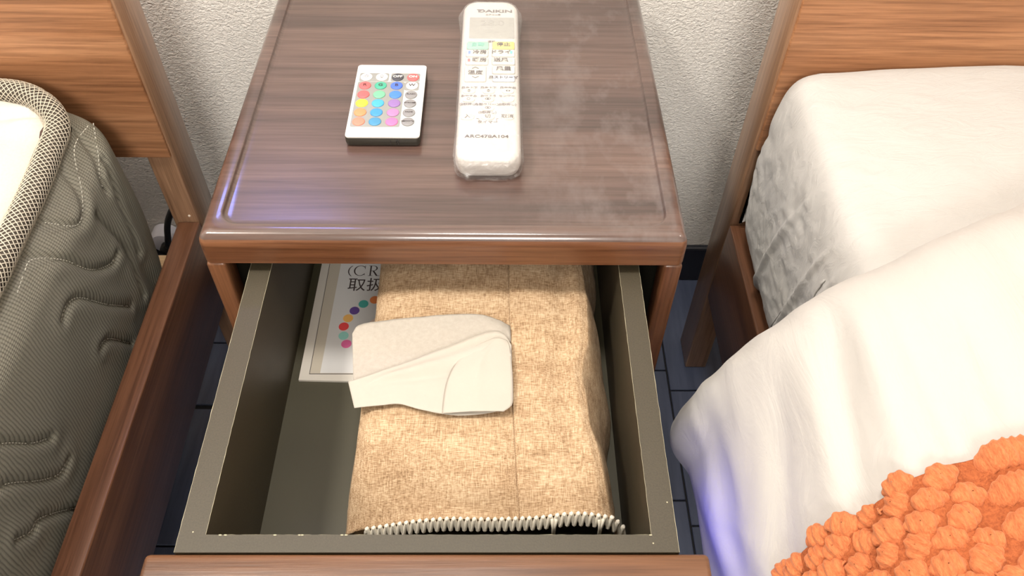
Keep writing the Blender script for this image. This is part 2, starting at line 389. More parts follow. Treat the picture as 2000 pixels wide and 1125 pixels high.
def dseg(y, z, q):
    best = 9
    for (a, b), (c, d) in zip(q, q[1:]):
        vx, vz = c-a, d-b; L2 = vx*vx+vz*vz+1e-12; t_ = max(0, min(1, ((y-a)*vx+(z-b)*vz)/L2))
        dd = (y-a-t_*vx)**2+(z-b-t_*vz)**2
        if dd < best: best = dd
    return math.sqrt(best)
def side_off(y, z):
    o = 0.006*math.sin(PI*min(1, max(0, (z-0.27)/0.205)))
    for i, q in enumerate(Q):
        d = dseg(y, z, q)
        if d < 0.04: o += -0.0030*math.exp(-(d/0.0035)**2)+0.0012*math.exp(-((d-0.010)/0.008)**2)
    o += 0.0018*nz3(y*11, z*9, 3)
    if y > 0.5: o += 0.0016*math.sin(y*150+z*35+2)*sstep(0.5, 0.58, y)*sstep(0.43, 0.34, z)
    return o
ml = thing('mattress', (-0.85, -0.3, 0.25), 'mattress with cream quilted top, ribbed grey side and braided piping on the left bed', 'mattress')
Rc = 0.040
def zpip(y): return 0.474+0.016*sstep(0.60, 0.648, y)
def side_P(u, v):
    # u runs along the side toward the headboard, round the corner and along the back
    z0 = 0.2495
    if u < 0.10: y = -1.22+(0.10+1.22)*u/0.10; x = XS; nx, ny = 1, 0
    elif u < 0.86: y = 0.10+(0.648-Rc-0.10)*(u-0.10)/0.76; x = XS; nx, ny = 1, 0
    elif u < 0.93:
        a = (u-0.86)/0.07*PI/2; x = XS-Rc+Rc*math.cos(a); y = 0.648-Rc+Rc*math.sin(a); nx, ny = math.cos(a), math.sin(a)
    else: x = XS-Rc-(u-0.93)/0.07*0.9; y = 0.648; nx, ny = 0, 1
    zt = zpip(y)-0.002
    z = z0+(zt-z0)*v
    s_ = max(0, 1-abs(ny)*0.8)
    o = side_off(y, z)*s_
    o -= 0.019*sstep(0.80, 1.0, v)**1.5*(1+0.35*math.sin(min(1, max(0, (u-0.86)/0.07))*PI))     # tucks in below the piping
    if v < 0.08: o -= 0.006*(1-v/0.08)
    return (x+nx*min(o, 0.010), y+ny*min(o, 0.004), z)
build('side_panel', grid(side_P, 330, 80), M['ribknit'], ml)
# cream top
def top_P(u, v):
    x = -1.27+(0.852)*u; y = -1.20+(0.636+1.20)*v
    x = -0.4165-0.852*(1-u)**1.6; y = 0.633-1.83*(1-v)**1.8
    zb = 0.474+0.018*sstep(0.58, 0.63, y)
    e = min(-0.4165-x, 0.633-y)
    z = zb-0.006+0.014*math.sqrt(min(1, max(0, e)/0.05))
    for (ax, ay, bx, by) in ((-0.405, 0.600, -0.60, 0.84), (-0.405, 0.628, -0.75, 0.52), (-0.405, 0.33, -0.75, 0.76), (-0.405, 0.36, -0.75, 0.25)):
        vx, vy = bx-ax, by-ay; L = math.hypot(vx, vy); d = abs((x-ax)*vy-(y-ay)*vx)/L
        z -= 0.005*math.exp(-(d/0.006)**2)*sstep(-0.002, 0.02, e)
        z -= 0.003*math.exp(-(d/0.025)**2)
    z += 0.0016*nz3(x*45, y*22, 1)+0.003*nz3(x*12, y*12, 5)
    # rounded inner corner
    cxr, cyr, rr = -0.4165-0.04, 0.633-0.04, 0.04
    if x > cxr and y > cyr:
        dx, dy = x-cxr, y-cyr; m_ = max(dx, dy); L = math.hypot(dx, dy)
        if L > 1e-6: x, y = cxr+dx*m_/L, cyr+dy*m_/L
    return (x, y, z)
build('top_panel', grid(top_P, 130, 170), M['cream'], ml)
# dark tape line beside the piping, then the braided piping
path = [(-1.25, 0.640, 0.490), (-0.9, 0.640, 0.490), (-0.6, 0.640, 0.490), (-0.52, 0.640, 0.491), (-0.47, 0.640, 0.4905), (-0.442, 0.634, 0.489), (-0.420, 0.619, 0.485), (-0.408, 0.598, 0.479), (-0.406, 0.565, 0.476), (-0.403, 0.52, 0.4745), (-0.401, 0.47, 0.474), (-0.399, 0.42, 0.474), (-0.399, 0.37, 0.474), (-0.40, 0.30, 0.474), (-0.40, 0.0, 0.474), (-0.40, -0.3, 0.474)]
pp = catmull(path, 8)
def resample(pts, step):
    out = [pts[0]]; need = step
    for a, b in zip(pts, pts[1:]):
        L = (b-a).length; s_ = need
        while s_ <= L: out.append(a+(b-a)*(s_/L)); s_ += step
        need = s_-L
    return out
seg = resample(pp, 0.0022)
seg = [p for p in seg if p.x > -0.70 and p.y > 0.15]
Rp = 0.0108
pip = build('piping', tube(bmesh.new(), seg[::2], Rp-0.0009, 14), M['braid_d'], ml)
bm = bmesh.new()
frames = []; nn = None
for i, p in enumerate(seg):
    t_ = (seg[min(i+1, len(seg)-1)]-seg[max(i-1, 0)]).normalized()
    nn = t_.orthogonal().normalized() if nn is None else (nn-t_*nn.dot(t_)).normalized()
    frames.append((p, nn.copy(), t_.cross(nn)))
NS = 13
for hand in (1, -1):
    for s_ in range(NS):
        ring0 = None
        for i, (p, n_, b_) in enumerate(frames):
            a = 2*PI*s_/NS+hand*i*0.0022*150*0.62
            rad = Rp+0.00035*math.sin(a*NS/2*1.0+hand*PI/2)
            c = p+(n_*math.cos(a)+b_*math.sin(a))*rad; out_ = (n_*math.cos(a)+b_*math.sin(a))
            tt = (-n_*math.sin(a)+b_*math.cos(a))
            ring = [bm.verts.new(c+tt*0.00062), bm.verts.new(c+out_*0.0005), bm.verts.new(c-tt*0.00062)]
            if ring0:
                bm.faces.new((ring0[0], ring[0], ring[1], ring0[1])); bm.faces.new((ring0[1], ring[1], ring[2], ring0[2]))
            ring0 = ring
meta(build('braid', bm, M['braid_l'], pip), kind='stuff')
inner = [Vector((p.x-0.0105 if p.y < 0.6 else p.x-0.0065, p.y-(0.011 if p.y > 0.62 else 0.006 if p.y > 0.59 else 0), p.z+0.0005)) for p in seg[::3]]
build('dark_tape', tube(bmesh.new(), [v for v in inner if v.y < 0.60], 0.0028, 6), M['zip'], ml)
bm = bmesh.new()                                   # pale dashes of the quilting thread
for qi, q in enumerate(Q[:8]):
    pts = resample([Vector((0, a, b)) for a, b in q], 0.0042)
    for i in range(0, len(pts)-1):
        if i % 9 in (4,): continue
        a, b = pts[i], pts[i+1]; b = a+(b-a)*0.6
        A = Vector((XS+side_off(a.y, a.z)+0.0006, a.y, a.z)); Bv = Vector((XS+side_off(b.y, b.z)+0.0006, b.y, b.z))
        tube(bm, [A, Bv], 0.00045, 4)
meta(build('quilt_stitching', bm, M['stitch'], ml), kind='stuff')

# ------------------------------------------------------------------ right mattress under its fitted sheet
mr = thing('mattress', (0.80, -0.3, 0.25), 'mattress in a white fitted sheet with crinkled side on the right bed', 'mattress')
# cross-section (x, z) from under the side up to the top, then across
prof = [(0.300, 0.296), (0.284, 0.296), (0.275, 0.318), (0.270, 0.352), (0.2675, 0.40), (0.267, 0.45), (0.269, 0.485), (0.276, 0.505), (0.290, 0.5125), (0.32, 0.516), (0.38, 0.521), (0.46, 0.524), (0.56, 0.524), (0.8, 0.521), (1.2, 0.515)]
PF = catmull([(x, 0, z) for x, z in prof], 6)
def arclen(P):
    L = [0]
    for a, b in zip(P, P[1:]): L.append(L[-1]+(b-a).length)
    return L
def sampler(P):
    L = arclen(P)
    def f(s):
        s = max(0, min(L[-1], s))
        lo = 0; hi = len(L)-1
        while hi-lo > 1:
            mid = (lo+hi)//2
            if L[mid] <= s: lo = mid
            else: hi = mid
        t_ = (s-L[lo])/(L[hi]-L[lo]+1e-12)
        p = P[lo].lerp(P[hi], t_); d = (P[hi]-P[lo]).normalized()
        return p, Vector((-d.z, 0, d.x))
    return f, L[-1]
fs, Ls = sampler(PF)
def ridge(x): return 1-2*abs(x)
def sheet_P(u, v):
    s = Ls*(0.0+1.0*(u**1.9)) if u > 0 else 0
    if v < 0.15: y = -1.2+(0.25+1.2)*v/0.15
    elif v < 0.90: y = 0.25+(0.625-0.25)*(v-0.15)/0.75
    else: y = 0.625
    p, n_ = fs(s)
    side = sstep(0.24, 0.17, s)
    top = sstep(0.17, 0.26, s)
    w_ = 0.0
    cr = ridge(nz3(y*26+s*14, s*30, 2))*0.0018+ridge(nz3(y*60-s*30, s*70+4, 7))*0.0012+0.003*nz3(y*14, s*8, 9)
    w_ += side*cr*sstep(0.0, 0.05, s)
    # two long vertical pleats
    for y0, k_, wd, am in ((0.54, 0.30, 0.004, 0.004), (0.47, 0.22, 0.0035, 0.004), (0.435, 0.15, 0.003, 0.003)):
        w_ += side*am*math.exp(-((y-y0+k_*(s-0.1))/wd)**2)
    w_ += top*(0.0020*nz3(p.x*14, y*9, 4)+0.0010*ridge(nz3(p.x*16+y*10, y*26, 8)))
    x, z = p.x, p.z
    q = Vector((x, y, z))+n_*w_
    if v > 0.90:                                   # rounds over toward the headboard and down
        a = (v-0.90)/0.10
        r_ = 0.034
        hz = (z-0.296)
        if a < 0.6:
            b = a/0.6*PI/2; q.y = 0.625+r_*math.sin(b); drop = r_*(1-math.cos(b))
        else:
            q.y = 0.625+r_; drop = r_+(a-0.6)/0.4*0.18
        q.z = max(0.30, q.z-drop) if q.z > 0.40 else q.z
        if x < 0.30: q.x += (a if a < 0.6 else 0.6)*0.02
    q.z += 0.006*sstep(0.45, 0.62, y)*top
    return q
bm = grid(sheet_P, 230, 220, flip=True)
build('fitted_sheet', bm, M['sheet'], mr)
# raised seams running down the side of the sheet
bm = bmesh.new()
for y0, k_ in ((0.475, 0.28), (0.44, 0.12)):
    pts = []
    for i in range(30):
        s = 0.05+0.14*i/29; y = y0-k_*(s-0.1); p, n_ = fs(s); w_ = ridge(nz3(y*26+s*14, s*30, 2))*0.0018+ridge(nz3(y*60-s*30, s*70+4, 7))*0.0012+0.003*nz3(y*14, s*8, 9)
        pts.append(Vector((p.x, y, p.z))+n_*(w_+0.0005))
    tube(bm, pts, 0.0009, 5)
build('sheet_seam', bm, M['sheet'], mr)

# ------------------------------------------------------------------ duvet
near = [(0.235, 0.322), (0.190, 0.323), (0.163, 0.333), (0.150, 0.352), (0.150, 0.385), (0.160, 0.420), (0.173, 0.452), (0.190, 0.490), (0.214, 0.525), (0.258, 0.555), (0.32, 0.570), (0.42, 0.578), (0.56, 0.580), (0.80, 0.578), (1.2, 0.57)]
far = [(0.235, 0.322), (0.195, 0.320), (0.166, 0.328), (0.155, 0.343), (0.163, 0.366), (0.190, 0.398), (0.208, 0.432), (0.228, 0.468), (0.250, 0.498), (0.285, 0.518), (0.34, 0.5235), (0.43, 0.528), (0.57, 0.529), (0.80, 0.526), (1.2, 0.520)]
fn, Ln = sampler(catmull([(x, 0, z) for x, z in near], 6))
ff, Lf = sampler(catmull([(x, 0, z) for x, z in far], 6))
def yedge(x): return lerp(x, [(0.14, 0.362), (0.17, 0.374), (0.21, 0.380), (0.26, 0.392), (0.32, 0.418), (0.42, 0.462), (0.6, 0.515), (0.8, 0.53), (1.3, 0.53)])
def duvet_pt(s, y, wr=1.0):
    """s: 0..1 along the profile"""
    a, n1 = fn(s*Ln); b, n2 = ff(s*Lf)
    ye = yedge(a.x*0.7+b.x*0.3); r = lerp(a.x, [(0.15, 0.022), (0.18, 0.035), (0.26, 0.085)])
    d = (ye-y)
    k_ = 0 if d <= 0 else (1 if d >= r else math.sqrt(1-(1-d/r)**2))
    p = b.lerp(a, k_); n_ = (n2.lerp(n1, k_)).normalized()
    w_ = 0.0035*nz3(p.x*34+2, y*7+p.z*3, 1.7)+0.0022*nz3(p.x*90, y*11, 5)+0.005*nz3(p.x*10, y*8, 2)
    hang = sstep(0.52, 0.42, p.z)
    w_ += hang*(0.0022*ridge(nz3(p.z*22+y*10, y*9, 6))+0.0022*nz3(p.z*45, y*22, 3))
    # long soft folds running away from the camera across the slope
    for x0, am, wd, sl in ((0.215, -0.006, 0.007, 0.10), (0.238, 0.005, 0.010, 0.02), (0.262, -0.0045, 0.008, -0.05), (0.30, -0.003, 0.010, -0.1), (0.185, -0.004, 0.006, 0.1)):
        w_ += am*math.exp(-(((p.x-x0)-sl*(y-0.25))/wd)**2)*sstep(0.13, 0.2, y)*sstep(0.37, 0.28, y)
    q = Vector((p.x+0.013*sstep(0.46, 0.40, p.z)*sstep(0.345, 0.312, y), y, p.z))+n_*w_*wr*(0.35+0.65*k_)
    return q, n_, d
def duvet_P(u, v):
    s = u**1.5
    a, _ = fn(s*Ln); b, _ = ff(s*Lf); ye = yedge(a.x*0.7+b.x*0.3)
    if v < 0.12: y = -0.9+(0.08+0.9)*v/0.12
    else:
        t_ = (v-0.12)/0.88; t_ = 1-(1-t_)**1.6; y = 0.08+(ye-0.08)*t_
    return duvet_pt(s, y)[0]
dv = thing('duvet', (0.55, -0.2, 0.33), 'white rumpled duvet hanging over the side of the right bed, tinted blue at its corner', 'duvet')
bm = grid(duvet_P, 210, 200, flip=True)
build('duvet_cover', bm, M['duvet'], dv)
# underside closes the hanging edge
def under(u, v):
    y = -0.9+(0.35+0.9)*v; p = duvet_pt(0.0, min(y, 0.345))[0]
    return Vector((p.x+0.002*u, y, p.z+0.08*u))
build('lining', grid(under, 3, 40), M['duvet'], dv)
# ------------------------------------------------------------------ orange throw
def s_of_x(x, y):
    lo, hi = 0.12, 0.9
    for _ in range(22):
        mid = (lo+hi)/2
        if duvet_pt(mid, y, 0)[0].x < x: lo = mid
        else: hi = mid
    return lo
def throw_edge(x): return lerp(x, [(0.135, 0.150), (0.158, 0.176), (0.19, 0.2), (0.214, 0.207), (0.258, 0.222), (0.30, 0.228), (0.40, 0.243), (0.6, 0.26), (0.9, 0.28)])
tw = thing('knitted_throw', (0.5, 0.0, 0.57), 'chunky orange knitted throw with bobbles and ribs lying over the white duvet', 'throw')
s0 = 0.16
def throw_P(u, v):
    s = s0+(0.72-s0)*u
    x = duvet_pt(s, 0.2, 0)[0].x
    ye = throw_edge(x)-0.003
    y = ye-(ye+0.25)*(1-v)**1.5
    q, n_, d = duvet_pt(s, y)
    return q+n_*(0.0045-0.006*sstep(0.985, 1, v)+0.0008*nz3(s*400, y*180))
build('backing', grid(throw_P, 130, 130, flip=True), M['knit_base'], tw)
# bobble: plump tuft of yarn, seven soft ridges across
def bobble_mesh(seed, a=0.0099, b=0.0073, h=0.0064):
    bm = bmesh.new(); nu, nv = 44, 12
    rows = []
    for j in range(nv+1):
        ph = (j/nv)*PI/2
        row = []
        for i in range(nu):
            th = 2*PI*i/nu
            x = a*math.cos(th)*math.cos(ph*0.98); y = b*math.sin(th)*math.cos(ph*0.98); z = h*math.sin(ph)
            g = math.cos(x/a*PI*3.6+seed*1.7+0.8*math.sin(y*300+seed)); k_ = 1+0.07*g
            pinch = 1-0.28*abs(x/a)**2.5
            row.append(bm.verts.new((x*k_, y*pinch*(1+0.05*g)+0.0006*math.sin(seed+x*300), z*(0.90+0.15*g)-0.001)))
        rows.append(row)
    for j in range(nv):
        for i in range(nu): bm.faces.new((rows[j][i], rows[j][(i+1) % nu], rows[j+1][(i+1) % nu], rows[j+1][i]))
    me = bpy.data.meshes.new('bobble'); bm.to_mesh(me); bm.free(); me.materials.append(M['knit'])
    me.polygons.foreach_set('use_smooth', [True]*len(me.polygons)); return me
bmes = [bobble_mesh(i) for i in range(5)]
org = worldloc(tw); bi = 0
sA = s_of_x(0.148, 0.16); 
def surf_frame(s, y):
    q, n_, _ = duvet_pt(s, y); q2 = duvet_pt(s+0.004, y)[0]; t_ = (q2-q).normalized(); q3 = duvet_pt(s, y-0.006)[0]
    b_ = (q-q3).normalized(); n2 = t_.cross(b_).normalized(); b_ = n2.cross(t_); return q, t_, b_, n2
RX = 0.2655
for row in range(0, 18):
    for c_ in range(-2, 18):
        # rows step down to the left, as the diagonal rows of the knit do
        s_arc = (c_+0.5*(row % 2)+0.12*row+random.uniform(-0.1, 0.1))*0.0168
        s = sA+s_arc/Ln
        y = 0.240-row*0.0122+random.uniform(-1, 1)*0.001-0.0006*c_
        if s < s0+0.004: continue
        q, t_, b_, n2 = surf_frame(s, y)
        if q.x > RX-0.003 or y > throw_edge(q.x)-0.001: continue
        me = bmes[bi % 5]; o = bpy.data.objects.new('bobble', me); COL.objects.link(o); o.parent = tw
        sc_ = 0.96+0.16*random.random(); tilt = 0.35+random.uniform(-0.5, 0.5)
        R_ = Matrix((t_, b_, n2)).transposed() @ Matrix.Rotation(tilt, 3, 'Z')
        o.matrix_local = Matrix.Translation(q-org+n2*0.0038+Vector((random.uniform(-1, 1), random.uniform(-1, 1), 0))*0.0008) @ R_.to_4x4() @ Matrix.Diagonal((sc_*random.uniform(0.9, 1.08), sc_*random.uniform(0.92, 1.1), sc_, 1))
        bi += 1
# ribs running off to the right
for r_ in range(0, 14):
    y0 = 0.2165-r_*0.0205
    def rib(u, v):
        x = RX-0.002+0.30*u
        s = sr0+(sr1-sr0)*u
        y = y0+0.10*(x-RX)+0.0008*math.sin(x*90+r_)
        ph = v*PI
        g = math.cos((x+0.002*math.sin(r_*3+x*60)+0.0012*math.sin(ph*2+r_))*2*PI/0.0050)
        end = min(1, math.sqrt(max(0, u/0.025)))
        w_ = (0.0088+0.0007*g)*end; h = (0.0060+0.0012*g+0.0004*math.sin(x*130+r_*2))*end
        q, n_, _ = duvet_pt(s, y)
        return q+Vector((0, 1, 0))*(math.cos(ph)*w_)+n_*(0.0035+math.sin(ph)*h)
    sr0 = s_of_x(RX, y0); sr1 = s_of_x(RX+0.30, y0)
    build('rib', grid(rib, 260 if r_ < 8 else 60, 8), M['knit'], tw)
bm = bmesh.new()                                    # small knots of yarn between the bobbles
for i in range(150):
    x = random.uniform(0.142, RX-0.002); s = s_of_x(x, 0.17); y = random.uniform(0.06, 1)*0; y = throw_edge(x)-0.002-random.random()*0.16
    q, t_, b_, n2 = surf_frame(s, y)
    if s < s0+0.004: continue
    a = random.uniform(0, PI); d_ = t_*math.cos(a)+b_*math.sin(a); c_ = q+n2*0.0055
    tube(bm, [c_-d_*0.002, c_+n2*0.0009, c_+d_*0.002], 0.0007, 5)
meta(build('yarn_knots', bm, M['knit'], tw), kind='stuff')

# ------------------------------------------------------------------ nightstand
TX0, TX1, TY0, TY1, TZ = -0.2345, 0.1485, 0.4335, 0.826, 0.509
ns = thing('nightstand', (-0.043, 0.63, 0), 'dark walnut nightstand with tray top and open drawer between the two beds', 'nightstand')
cx, cy, W_, D_ = (TX0+TX1)/2, (TY0+TY1)/2, TX1-TX0, TY1-TY0
def tr_(ins, r): return rrect(cx, cy, W_-2*ins, D_-2*ins, (max(r-ins, 0.0005),)*4, 8)
rings = [(tr_(0.0012, 0.007), 0.478), (tr_(0.0, 0.007), 0.4795), (tr_(0.0, 0.007), 0.4975), (tr_(0.0004, 0.007), 0.501), (tr_(0.0016, 0.007), 0.5045), (tr_(0.0036, 0.0085), 0.5075), (tr_(0.0060, 0.010), 0.5090)]
bm = stack(bmesh.new(), rings, True, False)
fr = list(bm.verts)[-36:]
prev = fr
for ins, r_, z in ((0.0145, 0.029, 0.5090), (0.0152, 0.030, 0.5085), (0.0160, 0.031, 0.5062), (0.0172, 0.032, 0.5050), (0.0190, 0.034, 0.5046)):
    cur = [bm.verts.new((x, y, z)) for x, y in tr_(ins, r_)]
    for i in range(36): bm.faces.new((prev[i], prev[(i+1) % 36], cur[(i+1) % 36], cur[i]))
    prev = cur
bm.faces.new(prev)
for f_ in bm.faces:
    c = f_.calc_center_median()
    f_.material_index = 1 if c.z < 0.5035 else 0
build('tabletop', bm, [M['top'], M['table_x']], ns, auto=35)
LW = 0.0165
for x0, x1 in ((TX0, TX0+LW), (TX1-LW, TX1)):
    for y0, y1 in ((TY0+0.0005, TY0+0.0005+0.020), (TY1-0.0205, TY1-0.0005)):
        build('leg', B(x0+0.0004, x1-0.0004, y0, y1, 0.0, 0.4778, bev=0.0028, seg=3), M['table_z'], ns)
for x0, x1 in ((TX0+0.003, TX0+0.014), (TX1-0.014, TX1-0.003)):
    build('side_panel', B(x0, x1, TY0+0.0215, TY1-0.0215, 0.31, 0.4778, bev=0.0005), M['void'], ns)
build('back_panel', B(TX0+0.017, TX1-0.017, TY1-0.014, TY1-0.006, 0.31, 0.4778), M['void'], ns)
build('bottom_panel', B(TX0+0.0145, TX1-0.0145, TY0+0.012, TY1-0.0145, 0.31, 0.322), M['void'], ns)
# drawer, pulled out
DX0, DX1, DY0, DY1, DZ0, DZ1 = -0.2010, 0.1140, 0.2010, 0.575, 0.345, 0.470
IX0, IX1, IY0, IY1, IZ = -0.1840, 0.0975, 0.2125, 0.563, 0.358
bm = bmesh.new()
box(bm, DX0, IX0, DY0, DY1, DZ0, DZ1); box(bm, IX1, DX1, DY0, DY1, DZ0, DZ1)
box(bm, IX0, IX1, DY0, IY0, DZ0, DZ1); box(bm, IX0, IX1, IY1, DY1, DZ0, DZ1)
drw = build('drawer', bm, M['laminate'], ns, smooth=False)
build('drawer_bottom', B(IX0, IX1, IY0, IY1, IZ-0.008, IZ), M['inner'], drw, smooth=False)
build('drawer_front', B(-0.2188, 0.1325, 0.1805, 0.2005, 0.330, 0.4705, bev=0.0036, seg=3), M['front'], drw, auto=50)
def worn(p0, p1, name='worn_edge'):
    p0, p1 = Vector(p0), Vector(p1); n_ = max(10, int((p1-p0).length/0.004)); seed = p0.x*50+p0.y*20
    return tube(bmesh.new(), [p0.lerp(p1, i/n_)+Vector((nz3(i*0.7, seed)*0.0003, nz3(i*0.9, seed+5)*0.0002, 0)) for i in range(n_+1)], lambda t_: 0.00010+0.00026*max(0, nz3(t_*24, seed, 2)), 4)
for p0, p1 in (((IX0, IY0, DZ1), (IX0, DY1, DZ1)), ((IX1, IY0, DZ1), (IX1, DY1, DZ1)), ((DX0, DY0, DZ1), (DX0, DY1, DZ1)), ((DX1, DY0, DZ1), (DX1, DY1, DZ1)), ((IX0, IY0, DZ1-0.0002), (IX1, IY0, DZ1-0.0002))):
    build('worn_edge', worn(p0, p1), M['chip'], drw)
bm = bmesh.new()
for px, py in ((430, 1045), (440, 1046), (537, 1045), (585, 1044.5), (590, 1045), (668, 1045), (676, 1045), (1271, 1047)):
    p = onz(px, py, DZ1); disc(p.x, IY0-0.0002, 0.0011, 0.0004, DZ1-0.001, DZ1+0.0001, 8, bm=bm)
for px, py in ((377, 1039), (1276, 1061), (1303, 981), (662, 484)):
    if py > 500: p = onz(px, py, DZ1); disc(p.x, p.y, 0.0005, 0.0005, DZ1-0.0005, DZ1+0.0001, 8, bm=bm)
meta(build('chip', bm, M['chip'], drw), kind='stuff')

# ------------------------------------------------------------------ in the drawer: booklet
bkz = IZ
bk = thing('instruction_booklet', (-0.10, 0.47, bkz), 'instruction booklet with coloured dots lying on the left of the drawer floor', 'booklet')
b0 = onz(583, 742, bkz+0.0025); b1 = onz(630, 512, bkz+0.0025)
bx0, by0 = b0.x, b0.y
bm = poly([(bx0, by0), (bx0+0.140, by0-0.004), (bx0+0.142, 0.558), (bx0+0.001, 0.558)], bkz+0.0002, bkz+0.0025)
build('pages', bm, M['paper'], bk, smooth=False)
zt = bkz+0.0025
def ppt(px, py): p = onz(px, py, zt); return (p.x, p.y)
def on_book(name, pts, m, dz): return build(name, poly(pts, zt+dz-0.00008, zt+dz), m, bk, smooth=False)
pA = ppt(606, 731); pB = ppt(641, 520); 
xl = (pA[0]+pB[0])/2; yl = pA[1]
on_book('printed_band', [(xl+0.0004, yl+0.0006), (xl+0.128, yl+0.0006), (xl+0.128, 0.553), (xl+0.0004, 0.553)], M['paper_band'], 0.00012)
on_book('printed_panel', [(xl+0.0095, yl+0.0012), (xl+0.128, yl+0.0012), (xl+0.128, 0.553), (xl+0.0115, 0.553)], M['paper_white'], 0.0002)
bm = poly([(xl, yl), (xl+0.0005, yl), (xl+0.0005, 0.555), (xl, 0.555)], zt, zt+0.0003)
poly([(xl, yl), (xl+0.128, yl), (xl+0.128, yl+0.0005), (xl, yl+0.0005)], zt, zt+0.0003, bm)
build('printed_border', bm, M['ink'], bk, smooth=False)
for nm, px, py, col in (('orange', 732, 586, (0.72, 0.22, 0.07)), ('teal', 710, 594, (0.08, 0.40, 0.35)), ('violet', 692.5, 607, (0.13, 0.07, 0.28)), ('amber', 680, 622, (0.80, 0.45, 0.13)),
                        ('red', 671.5, 638, (0.75, 0.07, 0.07)), ('aqua', 671, 656, (0.28, 0.58, 0.52)), ('pink', 676.5, 672, (0.70, 0.14, 0.33))):
    M['dot_'+nm] = mat('dot_'+nm, col, 0.6); x, y = ppt(px, py)
    meta(build('printed_dot', disc(x, y, 0.0047, 0.0047, zt+0.0001, zt+0.0003, 28), M['dot_'+nm], bk, smooth=False), label=nm+' printed dot')
x, y = ppt(762, 655)
build('printed_shape', disc(x, y, 0.0255, 0.0255, zt+0.0001, zt+0.00026, 40), M['peach'], bk, smooth=False)
# serif lettering drawn by hand: (CR0
def arcring(bm, cx, cy, rx, ry, tx, ty, a0, a1, n=30):
    vo, vi = [], []
    for i in range(n+1):
        a = math.radians(a0+(a1-a0)*i/n)
        vo.append(bm.verts.new((cx+rx*math.cos(a), cy+ry*math.sin(a), zt+0.0003))); vi.append(bm.verts.new((cx+(rx-tx)*math.cos(a), cy+(ry-ty)*math.sin(a), zt+0.0003)))
    for i in range(n): bm.faces.new((vo[i], vo[i+1], vi[i+1], vi[i]))
def rect(bm, x0, x1, y0, y1, sk=0.0): bm.faces.new([bm.verts.new(p) for p in ((x0, y0, zt+0.0003), (x1, y0, zt+0.0003), (x1+sk, y1, zt+0.0003), (x0+sk, y1, zt+0.0003))])
bm = bmesh.new()
yb = ppt(700, 539)[1]; H = ppt(700, 519)[1]-yb; x0 = ppt(679, 530)[0]
arcring(bm, x0+0.010, yb+H*0.46, 0.0095, H*0.66, 0.0011, 0.0003, 128, 232)
cxx = x0+0.0125
arcring(bm, cxx, yb+H/2, 0.0063, H/2, 0.0013, 0.0006, 42, 318); rect(bm, cxx+0.0042, cxx+0.0047, yb+H*0.66, yb+H); rect(bm, cxx+0.0042, cxx+0.0046, yb+H*0.05, yb+H*0.25)
rx_ = cxx+0.0080
rect(bm, rx_+0.0014, rx_+0.0028, yb, yb+H); rect(bm, rx_, rx_+0.0043, yb, yb+0.0005); rect(bm, rx_, rx_+0.0045, yb+H-0.0005, yb+H)
arcring(bm, rx_+0.0045, yb+H*0.735, 0.0042, H*0.265, 0.0013, 0.0005, -90, 90); rect(bm, rx_+0.0026, rx_+0.0046, yb+H*0.47, yb+H*0.47+0.0005)
rect(bm, rx_+0.0078, rx_+0.0096, yb, yb+H*0.49, -0.0040); rect(bm, rx_+0.0078, rx_+0.0112, yb, yb+0.0005)
arcring(bm, rx_+0.0162, yb+H/2, 0.0047, H/2, 0.0013, 0.0006, 0, 360, 40)
x, y = ppt(697, 558); b2 = text_bm('取扱', 0.0178, 0, 0, zt+0.0003, 1.02)
x2, y2 = ppt(715, 558)
for v in b2.verts: v.co.x += x2; v.co.y += y2
merge(bm, b2)
build('printed_title', bm, M['ink_mark'], bk, smooth=False)

# ------------------------------------------------------------------ tissue box cover
tb = thing('tissue_box_cover', (0.0, 0.40, bkz), 'tan linen tissue box cover with cream cord trim lying in the open drawer', 'tissue box')
def xr(y): return lerp(y, [(0.238, 0.080), (0.271, 0.075), (0.313, 0.067), (0.355, 0.063), (0.39, 0.071), (0.43, 0.072), (0.47, 0.070), (0.56, 0.068)])
def xb(y): return 0.0915+0.003*math.sin(y*38)+0.0015*math.sin(y*90+1)
def xl_(y): return lerp(y, [(0.238, -0.107), (0.27, -0.105), (0.30, -0.102), (0.40, -0.100), (0.56, -0.101)])
def slitx(y): return lerp(y, [(0.238, 0.0160), (0.277, 0.0130), (0.324, 0.0110), (0.406, 0.009), (0.56, 0.0075)])
ZT = 0.4425
def ztop(x, y):
    z = ZT-0.016*sstep(0.300, 0.240, y)
    z -= 0.020*sstep(-0.02, -0.11, x)*sstep(0.33, 0.24, y)
    z += 0.0035*math.exp(-((x-0.055)/0.022)**2)*sstep(0.30, 0.25, y)*1.2
    z -= 0.005*math.exp(-((x-(xr(y)-0.018))/0.010)**2)*sstep(0.24, 0.30, y)*0.6
    z += 0.0018*nz3(x*22, y*14, 3)+0.0008*nz3(x*50, y*60, 1)
    z += 0.0016*math.sin((x+0.10)*60+(y-0.25)*120)*sstep(0.32, 0.26, y)
    z -= 0.003*math.exp(-((x+0.085)/0.02)**2)*sstep(0.30, 0.5, y)
    return z
Y0c, Y1c = 0.243, 0.556
def ycov(v): return Y0c+(Y1c-Y0c)*v
zbot = IZ+0.001
